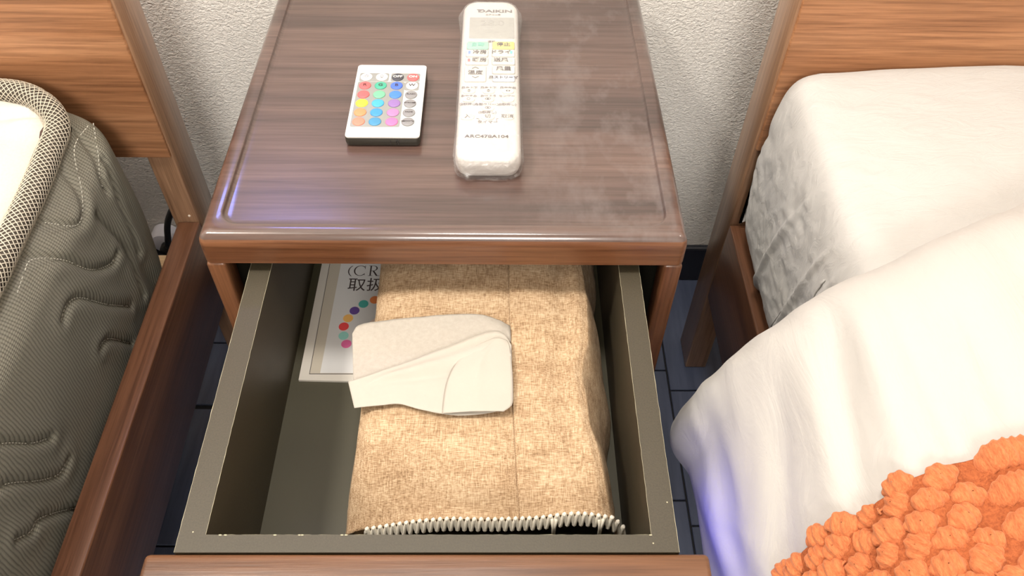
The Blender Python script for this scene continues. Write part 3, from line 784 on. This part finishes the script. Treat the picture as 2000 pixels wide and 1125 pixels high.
def left_P(u, v):
    y = ycov(v)
    xL = xl_(y)
    if u < 0.35:
        t_ = u/0.35; zt_ = ztop(xL, y)
        x = xL-0.006*math.sin(t_*PI*0.9)*(1-t_*0.3)+0.0015*nz3(y*30, t_*3); z = (zbot if y > 0.26 else zbot+0.012)+(zt_-0.006-zbot)*t_ if y > 0.26 else zbot+0.012+(zt_-0.006-zbot-0.012)*t_
        return (x, y, z)
    t_ = (u-0.35)/0.65; xR = slitx(y)+0.010
    x = xL+(xR-xL)*t_
    z = ztop(x, y)-0.006*(1-min(1, t_/0.10))**2
    z -= 0.0022*sstep(slitx(y)-0.012, slitx(y)+0.001, x)
    return (x, y, z)
def right_P(u, v):
    y = ycov(v); xS = slitx(y)
    if u < 0.55:
        t_ = u/0.55; x = xS+(xr(y)-xS)*t_; z = ztop(x, y)+0.0006
        z -= 0.0014*(1-min(1, t_/0.04))**2
        return (x, y, z-0.003*sstep(0.85, 1, t_)**2)
    t_ = (u-0.55)/0.45; zt_ = ztop(xr(y), y)-0.0024
    a = t_
    zb_ = zbot if y > 0.27 else zbot+0.010
    x = xr(y)+(xb(y)-xr(y))*(0.6*a+0.4*math.sin(a*PI/2)); z = zt_+(zb_-zt_)*(a**1.25)
    return (x+0.0010*nz3(y*50, a*4), y, z)
bm = grid(left_P, 90, 130, flip=True)
lp = build('left_panel', bm, M['linen'], tb)
bm = grid(right_P, 90, 130, flip=True)
rp = build('right_panel', bm, M['linen'], tb)
for o in (lp, rp):
    sm_ = o.modifiers.new('solidify', 'SOLIDIFY'); sm_.thickness = 0.0009; sm_.offset = -1
build('back_panel', B(-0.100, 0.088, 0.5535, 0.556, zbot, 0.425), M['linen'], tb)
build('carton', B(-0.060, 0.056, 0.262, 0.545, zbot, 0.420, bev=0.001), M['tissue_box'], tb)
# short front hem behind the trim
def hem_P(u, v):
    x = -0.103+0.192*u; z = ztop(min(x, xr(0.243)), 0.243)-0.0002
    if x > xr(0.243): z -= 1.35*(x-xr(0.243))+30*(x-xr(0.243))**2
    return (x, 0.2432+0.0006*math.sin(x*200), z-0.0075*v)
build('front_hem', grid(hem_P, 80, 3), M['linen'], tb)
# front face of the cover below the trim, and the looped cord trim
pts = []
n_ = 78
for i in range(n_*10+1):
    s = i/(n_*10.0); x = -0.094+(0.094+0.0925)*s; ph = i/10*2*PI/2
    z = ztop(min(x, xr(0.243)), 0.243)
    if x > xr(0.243): z -= 1.35*(x-xr(0.243))+30*(x-xr(0.243))**2
    arch = math.exp(-((x-0.058)/0.017)**2)*0.006
    sa = math.sin(ph); w_ = 1 if sa > 0 else -1; amp = abs(sa)**0.6*w_
    pts.append(Vector((x+0.0006*math.sin(2*ph), 0.2428-0.0035*(1-amp)*0.5-0.0010, z+arch*0.3-0.0012+amp*0.0052)))
build('cord_trim', tube(bmesh.new(), pts, 0.00158, 8), M['trim'], tb)
bm = bmesh.new()
for x in (0.0385, 0.071):
    z = ztop(x, 0.243); tube(bm, [(x-0.001, 0.2395, z+0.003), (x, 0.2375, z-0.006), (x+0.0005, 0.2365, z-0.020)], 0.0011, 6); tube(bm, [(x+0.002, 0.2395, z+0.003), (x+0.001, 0.2375, z-0.006), (x+0.001, 0.2365, z-0.020)], 0.0011, 6)
meta(build('cord_tie', bm, M['trim'], tb), kind='stuff')

# ------------------------------------------------------------------ tissue
ts = thing('tissue', (-0.05, 0.36, 0.446), 'white paper tissue pulled out of the cover slit and folded over to the left', 'tissue')
def strip(name, topl, botl, z0, zf, nu=60, nv=24):
    A = [onz(px, py, z0) for px, py in topl]; Bq = [onz(px, py, z0) for px, py in botl]
    A = resample(catmull(A, 6), 0.002) if 0 else catmull(A, 8); Bq = catmull(Bq, 8)
    fa, La = sampler([Vector((p.x, p.y, 0)) for p in A]); fb, Lb = sampler([Vector((p.x, p.y, 0)) for p in Bq])
    def P(u, v):
        q = fa(u*La)[0].lerp(fb(u*Lb)[0], v); return Vector((q.x, q.y, z0+zf(u, v, q)))
    bm = grid(P, nu, nv); bmesh.ops.recalc_face_normals(bm, faces=bm.faces[:]); 
    o = build(name, bm, M['tissue_back' if name == 'back_layer' else 'tissue'], ts); md = o.modifiers.new('solidify', 'SOLIDIFY'); md.thickness = 0.0003; md.offset = 0
    return o
zt0 = 0.4455
strip('back_layer', [(688, 652), (700, 636), (735, 628), (820, 619), (900, 613), (945, 615), (975, 625), (996, 632)], [(690, 748), (730, 742), (800, 722), (870, 700), (930, 680), (965, 668), (985, 664), (998, 664)], zt0,
      lambda u, v, q: 0.0008*nz3(q.x*40, q.y*40)+0.0025*sstep(0.75, 0.9, u)*math.sin(v*PI)-0.003*sstep(0.93, 1, u)+0.0004*nz3(q.x*200, q.y*200))
strip('front_layer', [(680, 746), (720, 733), (800, 706), (870, 680), (930, 657), (965, 648), (985, 655), (999, 676)], [(692, 797), (740, 792), (780, 789), (820, 800), (860, 808), (905, 811), (960, 806), (1000, 792)], zt0+0.0022,
      lambda u, v, q: 0.0030*math.exp(-((v-0.22)/0.10)**2)*sstep(0.05, 0.3, u)-0.0015*math.exp(-((v-0.42)/0.05)**2)*sstep(0.1, 0.5, u)+0.0018*math.exp(-((v)/0.10)**2)*u+0.0008*nz3(q.x*45, q.y*45, 2)+0.0003*nz3(q.x*200, q.y*200))
strip('folded_flap', [(962, 661), (925, 676), (902, 692), (885, 715), (872, 745), (866, 775), (863, 807)], [(990, 664), (995, 675), (998, 695), (1001, 730), (1002, 765), (1000, 790), (984, 804)], zt0+0.0046,
      lambda u, v, q: 0.0015*math.sin(v*PI)+0.0012*math.exp(-((v-0.35-0.2*u)/0.05)**2)*sstep(0.0, 0.3, u)*(1-u)+0.0008*nz3(q.x*50, q.y*50, 4)-0.0014*(v < 0.03))

# ------------------------------------------------------------------ small colour-light remote
TRZ = 0.5047
sr = thing('remote_control', (-0.1, 0.596, TRZ), 'thin white light remote with colour buttons, left one on the nightstand', 'remote control')
szt = TRZ+0.0105
cA, cB, cC, cD = onz(697, 126, szt), onz(831, 127, szt), onz(675.5, 267, szt), onz(823, 269, szt)
rcx = (cA.x+cB.x+cC.x+cD.x)/4; rcy = (cA.y+cB.y+cC.y+cD.y)/4
rw = ((cB.x-cA.x)+(cD.x-cC.x))/2; rd = ((cA.y-cC.y)+(cB.y-cD.y))/2; rot = -math.atan2((cA.x-cC.x), (cA.y-cC.y))*0.5
rr = lambda i, r=0.0035: rrect(rcx, rcy, rw-2*i, rd-2*i, max(r-i, 0.0005), 6)
bm = stack(bmesh.new(), [(rr(0.0014), TRZ+0.0002), (rr(0.0006), TRZ+0.0015), (rr(0), TRZ+0.004), (rr(0), szt-0.0018), (rr(0.0003), szt-0.0012)])
build('case', bm, M['remote_dark'], sr, auto=40)
for xx in (-0.0022, 0.0028, 0.0045): build('battery_tray_slot', B(rcx+0.009+xx-0.0003, rcx+0.009+xx+0.0003, rcy-rd/2-0.0003, rcy-rd/2+0.001, TRZ+0.0025, szt-0.0022), M['cable_black'], sr)
build('face_plate', stack(bmesh.new(), [(rr(0.0002), szt-0.0013), (rr(0.0002), szt-0.0002), (rr(0.0005), szt)]), M['face_white'], sr, auto=40)
def rp_(px, py, z=None): p = onz(px, py, z or szt); return p.x, p.y
ky = [151.5, 168, 185.5, 202.5, 220.5, 238.5]
kx = [[714.7, 745.4, 776, 806.5], [712.5, 743, 774.5, 804.5], [709.5, 741, 772.5, 803], [707, 738.5, 770, 801], [704, 735.5, 768, 799.3], [701.3, 732.8, 766, 797]]
sy = [rp_(755, y)[1] for y in ky]; sxc = [sum(rp_(kx[r][c], ky[r])[0] for r in range(6))/6 for c in range(4)]
pit = (sxc[3]-sxc[0])/3; pv = (sy[0]-sy[5])/5
def grey(x0, x1, y0, y1): return pad((x0+x1)/2, (y0+y1)/2, x1-x0, y1-y0, 0.0018, szt-0.0002, szt+0.00022, 0.0001)
hx, hy = pit*0.44, pv*0.50
build('button_panel', grey(sxc[0]-hx, sxc[1]+hx, sy[0]-hy*0.95, sy[0]+hy), M['panel_grey'], sr)
build('button_panel', grey(sxc[2]-hx, sxc[3]+hx, sy[0]-hy*0.95, sy[0]+hy), M['panel_grey'], sr)
build('button_panel', grey(sxc[0]-hx*1.1, sxc[2]+hx*1.15, sy[5]-hy*1.05, sy[1]+hy*0.95), M['panel_grey'], sr)
build('button_panel', grey(sxc[2]+hx*1.15+0.0001, sxc[3]+hx, sy[1]-hy, sy[1]+hy*0.95), M['panel_grey'], sr)
bc = [['W', 'W', 'K', 'R'], ['R', 'G', 'B', 'W'], ['R', 'G2', 'B2', 'g'], ['Y', 'C', 'P', 'g'], ['O', 'C2', 'P2', 'g'], ['O2', 'C3', 'PK', 'g']]
BCOL = dict(W=(0.68, 0.66, 0.64), K=(0.055, 0.055, 0.065), R=(0.80, 0.12, 0.12), G=(0.06, 0.36, 0.24), B=(0.07, 0.15, 0.62), G2=(0.16, 0.44, 0.27), B2=(0.06, 0.20, 0.72), Y=(0.90, 0.82, 0.05),
            C=(0.06, 0.36, 0.66), P=(0.26, 0.15, 0.38), O=(0.86, 0.25, 0.11), C2=(0.05, 0.26, 0.58), P2=(0.42, 0.19, 0.38), O2=(0.86, 0.22, 0.15), C3=(0.06, 0.24, 0.42), PK=(0.84, 0.16, 0.36), g=(0.24, 0.235, 0.24))
BN = dict(W='white', K='black', R='red', G='green', B='blue', G2='light green', B2='bright blue', Y='yellow', C='sky blue', P='dark purple', O='orange', C2='azure', P2='mauve', O2='dark orange', C3='steel blue', PK='pink', g='grey')
BM = {kk: mat('button_'+BN[kk].replace(' ', '_'), v, 0.4) for kk, v in BCOL.items()}
leg = {(0, 2): ('OFF', 'face_white'), (0, 3): ('ON', 'face_white'), (1, 0): ('R', 'ink_mark'), (1, 1): ('G', 'ink_mark'), (1, 2): ('B', 'ink_mark'), (1, 3): ('W', 'ink_mark'), (2, 3): ('FLASH', 'ink_mark'), (3, 3): ('STROBE', 'ink_mark'), (4, 3): ('FADE', 'ink_mark'), (5, 3): ('SMOOTH', 'ink_mark')}
for r in range(6):
    for c in range(4):
        x, y = sxc[c], sy[r]
        bo = build('button', disc(x, y, pit*0.385, pv*0.435, szt, szt+0.0007, 26, 0.0006), BM[bc[r][c]], sr)
        meta(bo, label=BN[bc[r][c]]+' round button'); zz = szt+0.00140
        if (r, c) in leg:
            tx, mm = leg[(r, c)]; size = 0.0050 if len(tx) == 1 else (0.0043 if len(tx) < 4 else 0.0024)
            build('printed_label', text_bm(tx, size, x, y, zz, 1.15, 0.00012 if len(tx) < 4 else 0.00003), M[mm], bo, smooth=False)
        if r == 0 and c < 2:
            bm = bmesh.new(); tube(bm, [(x+0.0014*math.cos(a*PI/8), y+0.0003+0.0014*math.sin(a*PI/8), zz) for a in range(16)], 0.00016, 4, closed=True)
            if c == 0:
                for a in range(8): tube(bm, [(x+0.0020*math.cos(a*PI/4), y+0.0003+0.0020*math.sin(a*PI/4), zz), (x+0.0026*math.cos(a*PI/4), y+0.0003+0.0026*math.sin(a*PI/4), zz)], 0.00016, 4)
            else: tube(bm, [(x-0.001, y-0.0021, zz), (x+0.001, y-0.0021, zz)], 0.00018, 4)
            build('printed_symbol', bm, M['ink'], bo)

# ------------------------------------------------------------------ air-conditioner remote in plastic film
ac = thing('remote_control', (-0.01, 0.60, TRZ), 'long white air conditioner remote wrapped in clear plastic film on the nightstand', 'remote control')
AZ = TRZ+0.0225
ax, ay0, ay1, aw = -0.0095, onz(950, 341, TRZ+0.006).y, onz(960, 7, AZ-0.004).y, 0.0545
acy, ad = (ay0+ay1)/2, ay1-ay0
ar = lambda i, dz=0: rrect(ax, acy, aw-2*i, ad-2*i, (max(0.012-i, 0.002), max(0.016-i, 0.002), max(0.016-i, 0.002), max(0.012-i, 0.002)), 8)
bm = stack(bmesh.new(), [(ar(0.005), TRZ+0.0010), (ar(0.002), TRZ+0.003), (ar(0.0), TRZ+0.009), (ar(0.0), AZ-0.007), (ar(0.0008), AZ-0.0035), (ar(0.0024), AZ-0.0012), (ar(0.0045), AZ-0.0002), (ar(0.0065), AZ)])
build('case', bm, M['remote_white'], ac, auto=60)
ap = lambda px, py: rp_(px, py, AZ)
def apad(x0, y0, x1, y1, r, h, base=0.0):
    (a, b), (c, d) = ap((x0+0), y1), ap(x1, y0)
    l_ = (ap(x0, y0)[0]+ap(x0, y1)[0])/2; r_ = (ap(x1, y0)[0]+ap(x1, y1)[0])/2
    return pad((l_+r_)/2, (b+d)/2, r_-l_, d-b, r, AZ-0.0003+base, AZ+h, min(0.0003, h*0.5))
scb = build('screen', apad(917, 35, 1004, 75, 0.0008, 0.0002), M['lcd'], ac)
bm = bmesh.new()
for tx, px, py, sz in (('28.0', 962, 46, 0.0125), ('-- --', 962, 63, 0.008)):
    x, y = ap(px, py); merge(bm, text_bm(tx, sz, x, y, AZ+0.0003, 1.1))
build('faint_digits', bm, M['lcd_ink'], scb, smooth=False)
def atext(tx, px, py, size, m_='ink', sx=1.0, bold=0.00006, bm=None, dz=0.0):
    x, y = ap(px, py); b2 = text_bm(tx, size, x, y, AZ+0.0003+dz, sx, bold)
    if bm is None: return b2
    merge(bm, b2)
bm = bmesh.new(); atext('DAIKIN', 967, 22.5, 0.0066, sx=1.55, bold=0.00022, bm=bm)
x, y = ap(937, 21.5); poly([(x-0.0030, y+0.0026), (x+0.0042, y+0.0026), (x-0.0002, y-0.0004)], AZ, AZ+0.0003, bm); poly([(x-0.0012, y-0.0012), (x+0.0012, y+0.0004), (x-0.0002, y-0.0026)], AZ, AZ+0.0003, bm)
build('printed_logo', bm, M['ink_soft'], ac, smooth=False)
bm = bmesh.new(); atext('エアコン用', 963, 29.5, 0.0030, bm=bm); atext('運転', 960, 82, 0.0036, bm=bm)
for tx, px in (('風向上下', 917), ('風向上下', 954), ('風向左右', 992)): atext(tx, px, 172, 0.0036, bm=bm)
for tx, px in (('おやすみ', 916), ('おはよう', 954), ('センサー', 990)): atext(tx, px, 188, 0.0036, bm=bm)
for tx, px, py in (('(2秒押し)', 915, 204), ('(2秒押し)', 991, 204.5), ('(2秒押し)', 952, 220), ('内部クリーン', 952, 204.5)): atext(tx, px, py, 0.0038, bm=bm)
atext('タイマー', 952.5, 239, 0.0044, bm=bm)
build('printed_caption', bm, M['ink_soft'], ac, smooth=False)
build('printed_model_number', atext('ARC478A104', 950.5, 267, 0.0052, sx=1.25, bold=0.00012), M['ink'], ac, smooth=False)
keys = [((912.5, 83, 954, 97), 'mint', '自動', 0.0064, None), ((962, 83, 1004.5, 97), 'yellow_key', '停止', 0.0064, None), ((911, 98.5, 953, 111.5), 'key_cream', '冷房', 0.0066, 'blue_dot'), ((961.5, 98.5, 1004.5, 111.5), 'key_cream', 'ドライ', 0.0066, 'teal_dot'),
        ((910, 113.5, 953, 127), 'key_cream', '暖房', 0.0068, 'red_dot'), ((961.5, 113.5, 1005, 127), 'key_cream', '送風', 0.0068, 'grey_dot'), ((908, 130, 949, 160), 'key_cream', '温度', 0.0068, None), ((962, 130, 1005, 144.5), 'key_cream', '風量', 0.0070, None), ((962, 148.5, 1005, 160), 'pale_blue', '風ストリーマ', 0.0044, None)]
for (x0, y0, x1, y1), mm, tx, size, dot in keys:
    kb = build('button', apad(x0, y0, x1, y1, 0.0018, 0.0009), M[mm], ac)
    if mm != 'key_cream': meta(kb, label={'mint': 'mint green', 'yellow_key': 'yellow', 'pale_blue': 'pale blue'}[mm]+' button')
    rim = build('button_outline', apad(x0-1, y0-0.5, x1+1, y1+1.3, 0.0022, 0.0001), M['ink_soft'] if mm == 'key_cream' else M[mm], kb)
    rim.data.materials[0] = M['lcd']
    cxp = (x0+x1)/2; dxp = 0
    if dot: dxp = 5 if dot in ('blue_dot', 'red_dot') else -5
    build('printed_label', atext(tx, cxp+dxp, (y0+y1)/2-1, size, bold=0.0001, dz=0.0009), M['ink'] if mm != 'mint' else M['teal_dot'], kb, smooth=False)
    if dot:
        px = x0+6 if dxp > 0 else x1-6; x, y = ap(px, (y0+y1)/2-1)
        build('printed_dot', pad(x, y, 0.0022, 0.0044, 0.0006, AZ+0.0006, AZ+0.0012, 0.0001), M[dot], kb)
    if tx == '温度':
        bm = bmesh.new()
        for py, s_ in ((134.5, 1), (152.5, -1)):
            x, y = ap(928.5, py); tube(bm, [(x-0.0030, y-0.0012*s_, AZ+0.0012), (x, y+0.0012*s_, AZ+0.0012), (x+0.0030, y-0.0012*s_, AZ+0.0012)], 0.00022, 4)
        build('printed_arrow', bm, M['ink'], kb)
sm_keys = [(916, 178.5, 'tri'), (954, 178.5, 'tri'), (992, 178.5, 'lr'), (915, 194.5, 'ring'), (953, 194.5, 'eye'), (992, 195, None), (953, 211.5, 'eye'), (913, 229, '入'), (952.5, 229, '切'), (991, 229, '取消')]
for px, py, ic in sm_keys:
    x, y = ap(px, py); kb = build('button', pad(x, y, 0.0108 if ic not in ('入', '切', '取消') else 0.0115, 0.0075, 0.0034, AZ-0.0002, AZ+0.0008, 0.0003), M['key_cream'], ac)
    zz = AZ+0.0009; bm = bmesh.new()
    if ic in ('入', '切', '取消'): build('printed_label', atext(ic, px, py, 0.0054, dz=0.0007), M['ink_soft'], kb, smooth=False); bm.free(); continue
    if ic == 'tri': poly([(x-0.0016, y+0.0004), (x+0.0016, y+0.0004), (x, y+0.0020)], zz-0.0002, zz, bm); poly([(x-0.0016, y-0.0006), (x, y-0.0020), (x+0.0016, y-0.0006)], zz-0.0002, zz, bm)
    elif ic == 'lr': poly([(x-0.0004, y-0.0014), (x-0.0004, y+0.0014), (x-0.0020, y)], zz-0.0002, zz, bm); poly([(x+0.0006, y-0.0014), (x+0.0022, y), (x+0.0006, y+0.0014)], zz-0.0002, zz, bm)
    elif ic == 'ring': tube(bm, [(x+0.0014*math.cos(a*PI/8), y+0.0014*math.sin(a*PI/8), zz) for a in range(16)], 0.0002, 4, closed=True)
    elif ic == 'eye': tube(bm, [(x+0.0024*math.cos(a*PI/8), y+0.0013*math.sin(a*PI/8), zz) for a in range(16)], 0.0002, 4, closed=True); disc(x, y, 0.0008, 0.0008, zz-0.0002, zz, 12, bm=bm)
    if len(bm.verts): build('printed_symbol', bm, M['ink'], kb)
    else: bm.free()
bm = bmesh.new()
for s_ in (-1, 1):
    (x1, y1), (x2, y2) = ap(952.5+s_*22, 232), ap(952.5+s_*18, 239); tube(bm, [(x1, y1, AZ+0.0002), (x1-s_*0.002, y1, AZ+0.0002), (x1-s_*0.002, y2, AZ+0.0002), (x2, y2, AZ+0.0002)], 0.0002, 4)
build('printed_bracket', bm, M['ink_soft'], ac)
# wrapping film: a crinkled sleeve a little larger than the case
def film_P(u, v):
    n_ = 96; pts = rrect(ax, acy, aw, ad, (0.012, 0.016, 0.016, 0.012), 10)
    m_ = len(pts); f_ = u*m_; i = int(f_) % m_; t_ = f_-int(f_); p = Vector((*pts[i], 0)).lerp(Vector((*pts[(i+1) % m_], 0)), t_)
    lv = [(0.0, 0.0006, -0.0004), (0.12, 0.003, 0.0006), (0.3, 0.009, 0.0010), (0.5, 0.0165, 0.0010), (0.68, 0.0215, -0.0012), (0.82, 0.0233, -0.0060), (1.0, 0.0236, -0.0090)]
    z = lerp(v, [(a, b) for a, b, c in lv]); o = lerp(v, [(a, c) for a, b, c in lv])
    c = Vector((ax, acy, 0)); q = p-c
    end = sstep(0.06, 0.12, abs(q.y)); cr = 0.0011*ridge(nz3(p.x*260, p.y*60, z*150))+0.0006*nz3(p.x*500, p.y*300, z*400)
    cr *= 0.45+1.0*end*(1 if q.y < 0 else 0.3)
    o += cr*(1.0 if v < 0.8 else 0.15)
    # ears of loose film at the sealed corners
    if q.y > 0.098 and q.y < 0.112 and abs(q.x) > 0.02: o += 0.0034*math.exp(-((q.y-0.1045)/0.0028)**2)*math.exp(-((z-0.012)/0.006)**2)
    if q.y < -0.112 and q.x < -0.006: o += 0.0040*math.exp(-((q.x+0.0165)/0.0035)**2)*math.exp(-((z-0.006)/0.005)**2)
    if q.y < -0.112: o += 0.0012*math.exp(-((q.x-0.005)/0.004)**2)
    nrm = Vector((math.copysign(max(0, abs(q.x)-(aw/2-0.012)), q.x), math.copysign(max(0, abs(q.y)-(ad/2-0.012)), q.y), 0))
    if nrm.length < 1e-6: nrm = q.copy()
    nrm.normalize(); sc = 1
    r_ = p+nrm*o
    return Vector((r_.x, r_.y, TRZ+z+(0.0004*nz3(p.x*300, p.y*120) if v > 0.6 else 0)))
bm = grid(film_P, 264, 22)
# flat part over the face
def film_top(u, v):
    x = ax+(aw-0.018)*(u-0.5); y = acy+(ad-0.018)*(v-0.5); e = min(u, 1-u)*12; f_ = sstep(0.38, 0.05, v)
    return Vector((x, y, TRZ+0.0243+0.0010*sstep(0, 1, min(1, e))*(0.3+nz3(x*120, y*40, 2))*(0.25+1.6*f_)+0.0010*f_*ridge(nz3(x*160+y*50, y*110, 5))*sstep(0, 1, min(1, e))))
grid(film_top, 50, 120, bm)
bmesh.ops.remove_doubles(bm, verts=bm.verts[:], dist=1e-6)
build('plastic_wrap', bm, M['film'], ac)

# ------------------------------------------------------------------ plug and cable behind the left bed
pl = thing('power_adapter', (-0.492, 0.82, 0.088), 'white round power adapter with black cable on the wall behind the left headboard', 'adapter')
bm = bmesh.new(); c = Vector((-0.489, 0.815, 0.092))
R_ = Matrix.Rotation(PI/2, 4, 'X')
prof_ = [(0.0, 0.0), (0.010, 0.0), (0.017, 0.002), (0.020, 0.007), (0.020, 0.022), (0.020, 0.0245)]
prev = None
for r_, h in [(0.0005, 0)]+prof_[1:]:
    ring = [bm.verts.new((c.x+r_*math.cos(2*PI*i/28), 0.8135+h, c.z+r_*math.sin(2*PI*i/28))) for i in range(28)]
    if prev:
        for i in range(28): bm.faces.new((prev[i], prev[(i+1) % 28], ring[(i+1) % 28], ring[i]))
    prev = ring
bm.faces.new(prev)
bmesh.ops.recalc_face_normals(bm, faces=bm.faces[:])
build('housing', bm, M['plug_white'], pl, auto=40)
cb = build('cable', tube(bmesh.new(), catmull([(-0.484, 0.812, 0.090), (-0.478, 0.806, 0.098), (-0.470, 0.800, 0.120), (-0.462, 0.805, 0.15), (-0.44, 0.815, 0.19), (-0.425, 0.822, 0.24)], 6), 0.0045, 8), M['cable_black'], pl)
bm = bmesh.new(); tube(bm, [(-0.482, 0.816, 0.090), (-0.482, 0.803, 0.090)], 0.0095, 14); build('cable_boot', bm, M['cable_black'], pl)

for i, o in enumerate(SC.objects):
    if o.type == 'MESH' and not o.data.materials: print('no material', o.name)
print('objects', len(SC.objects))
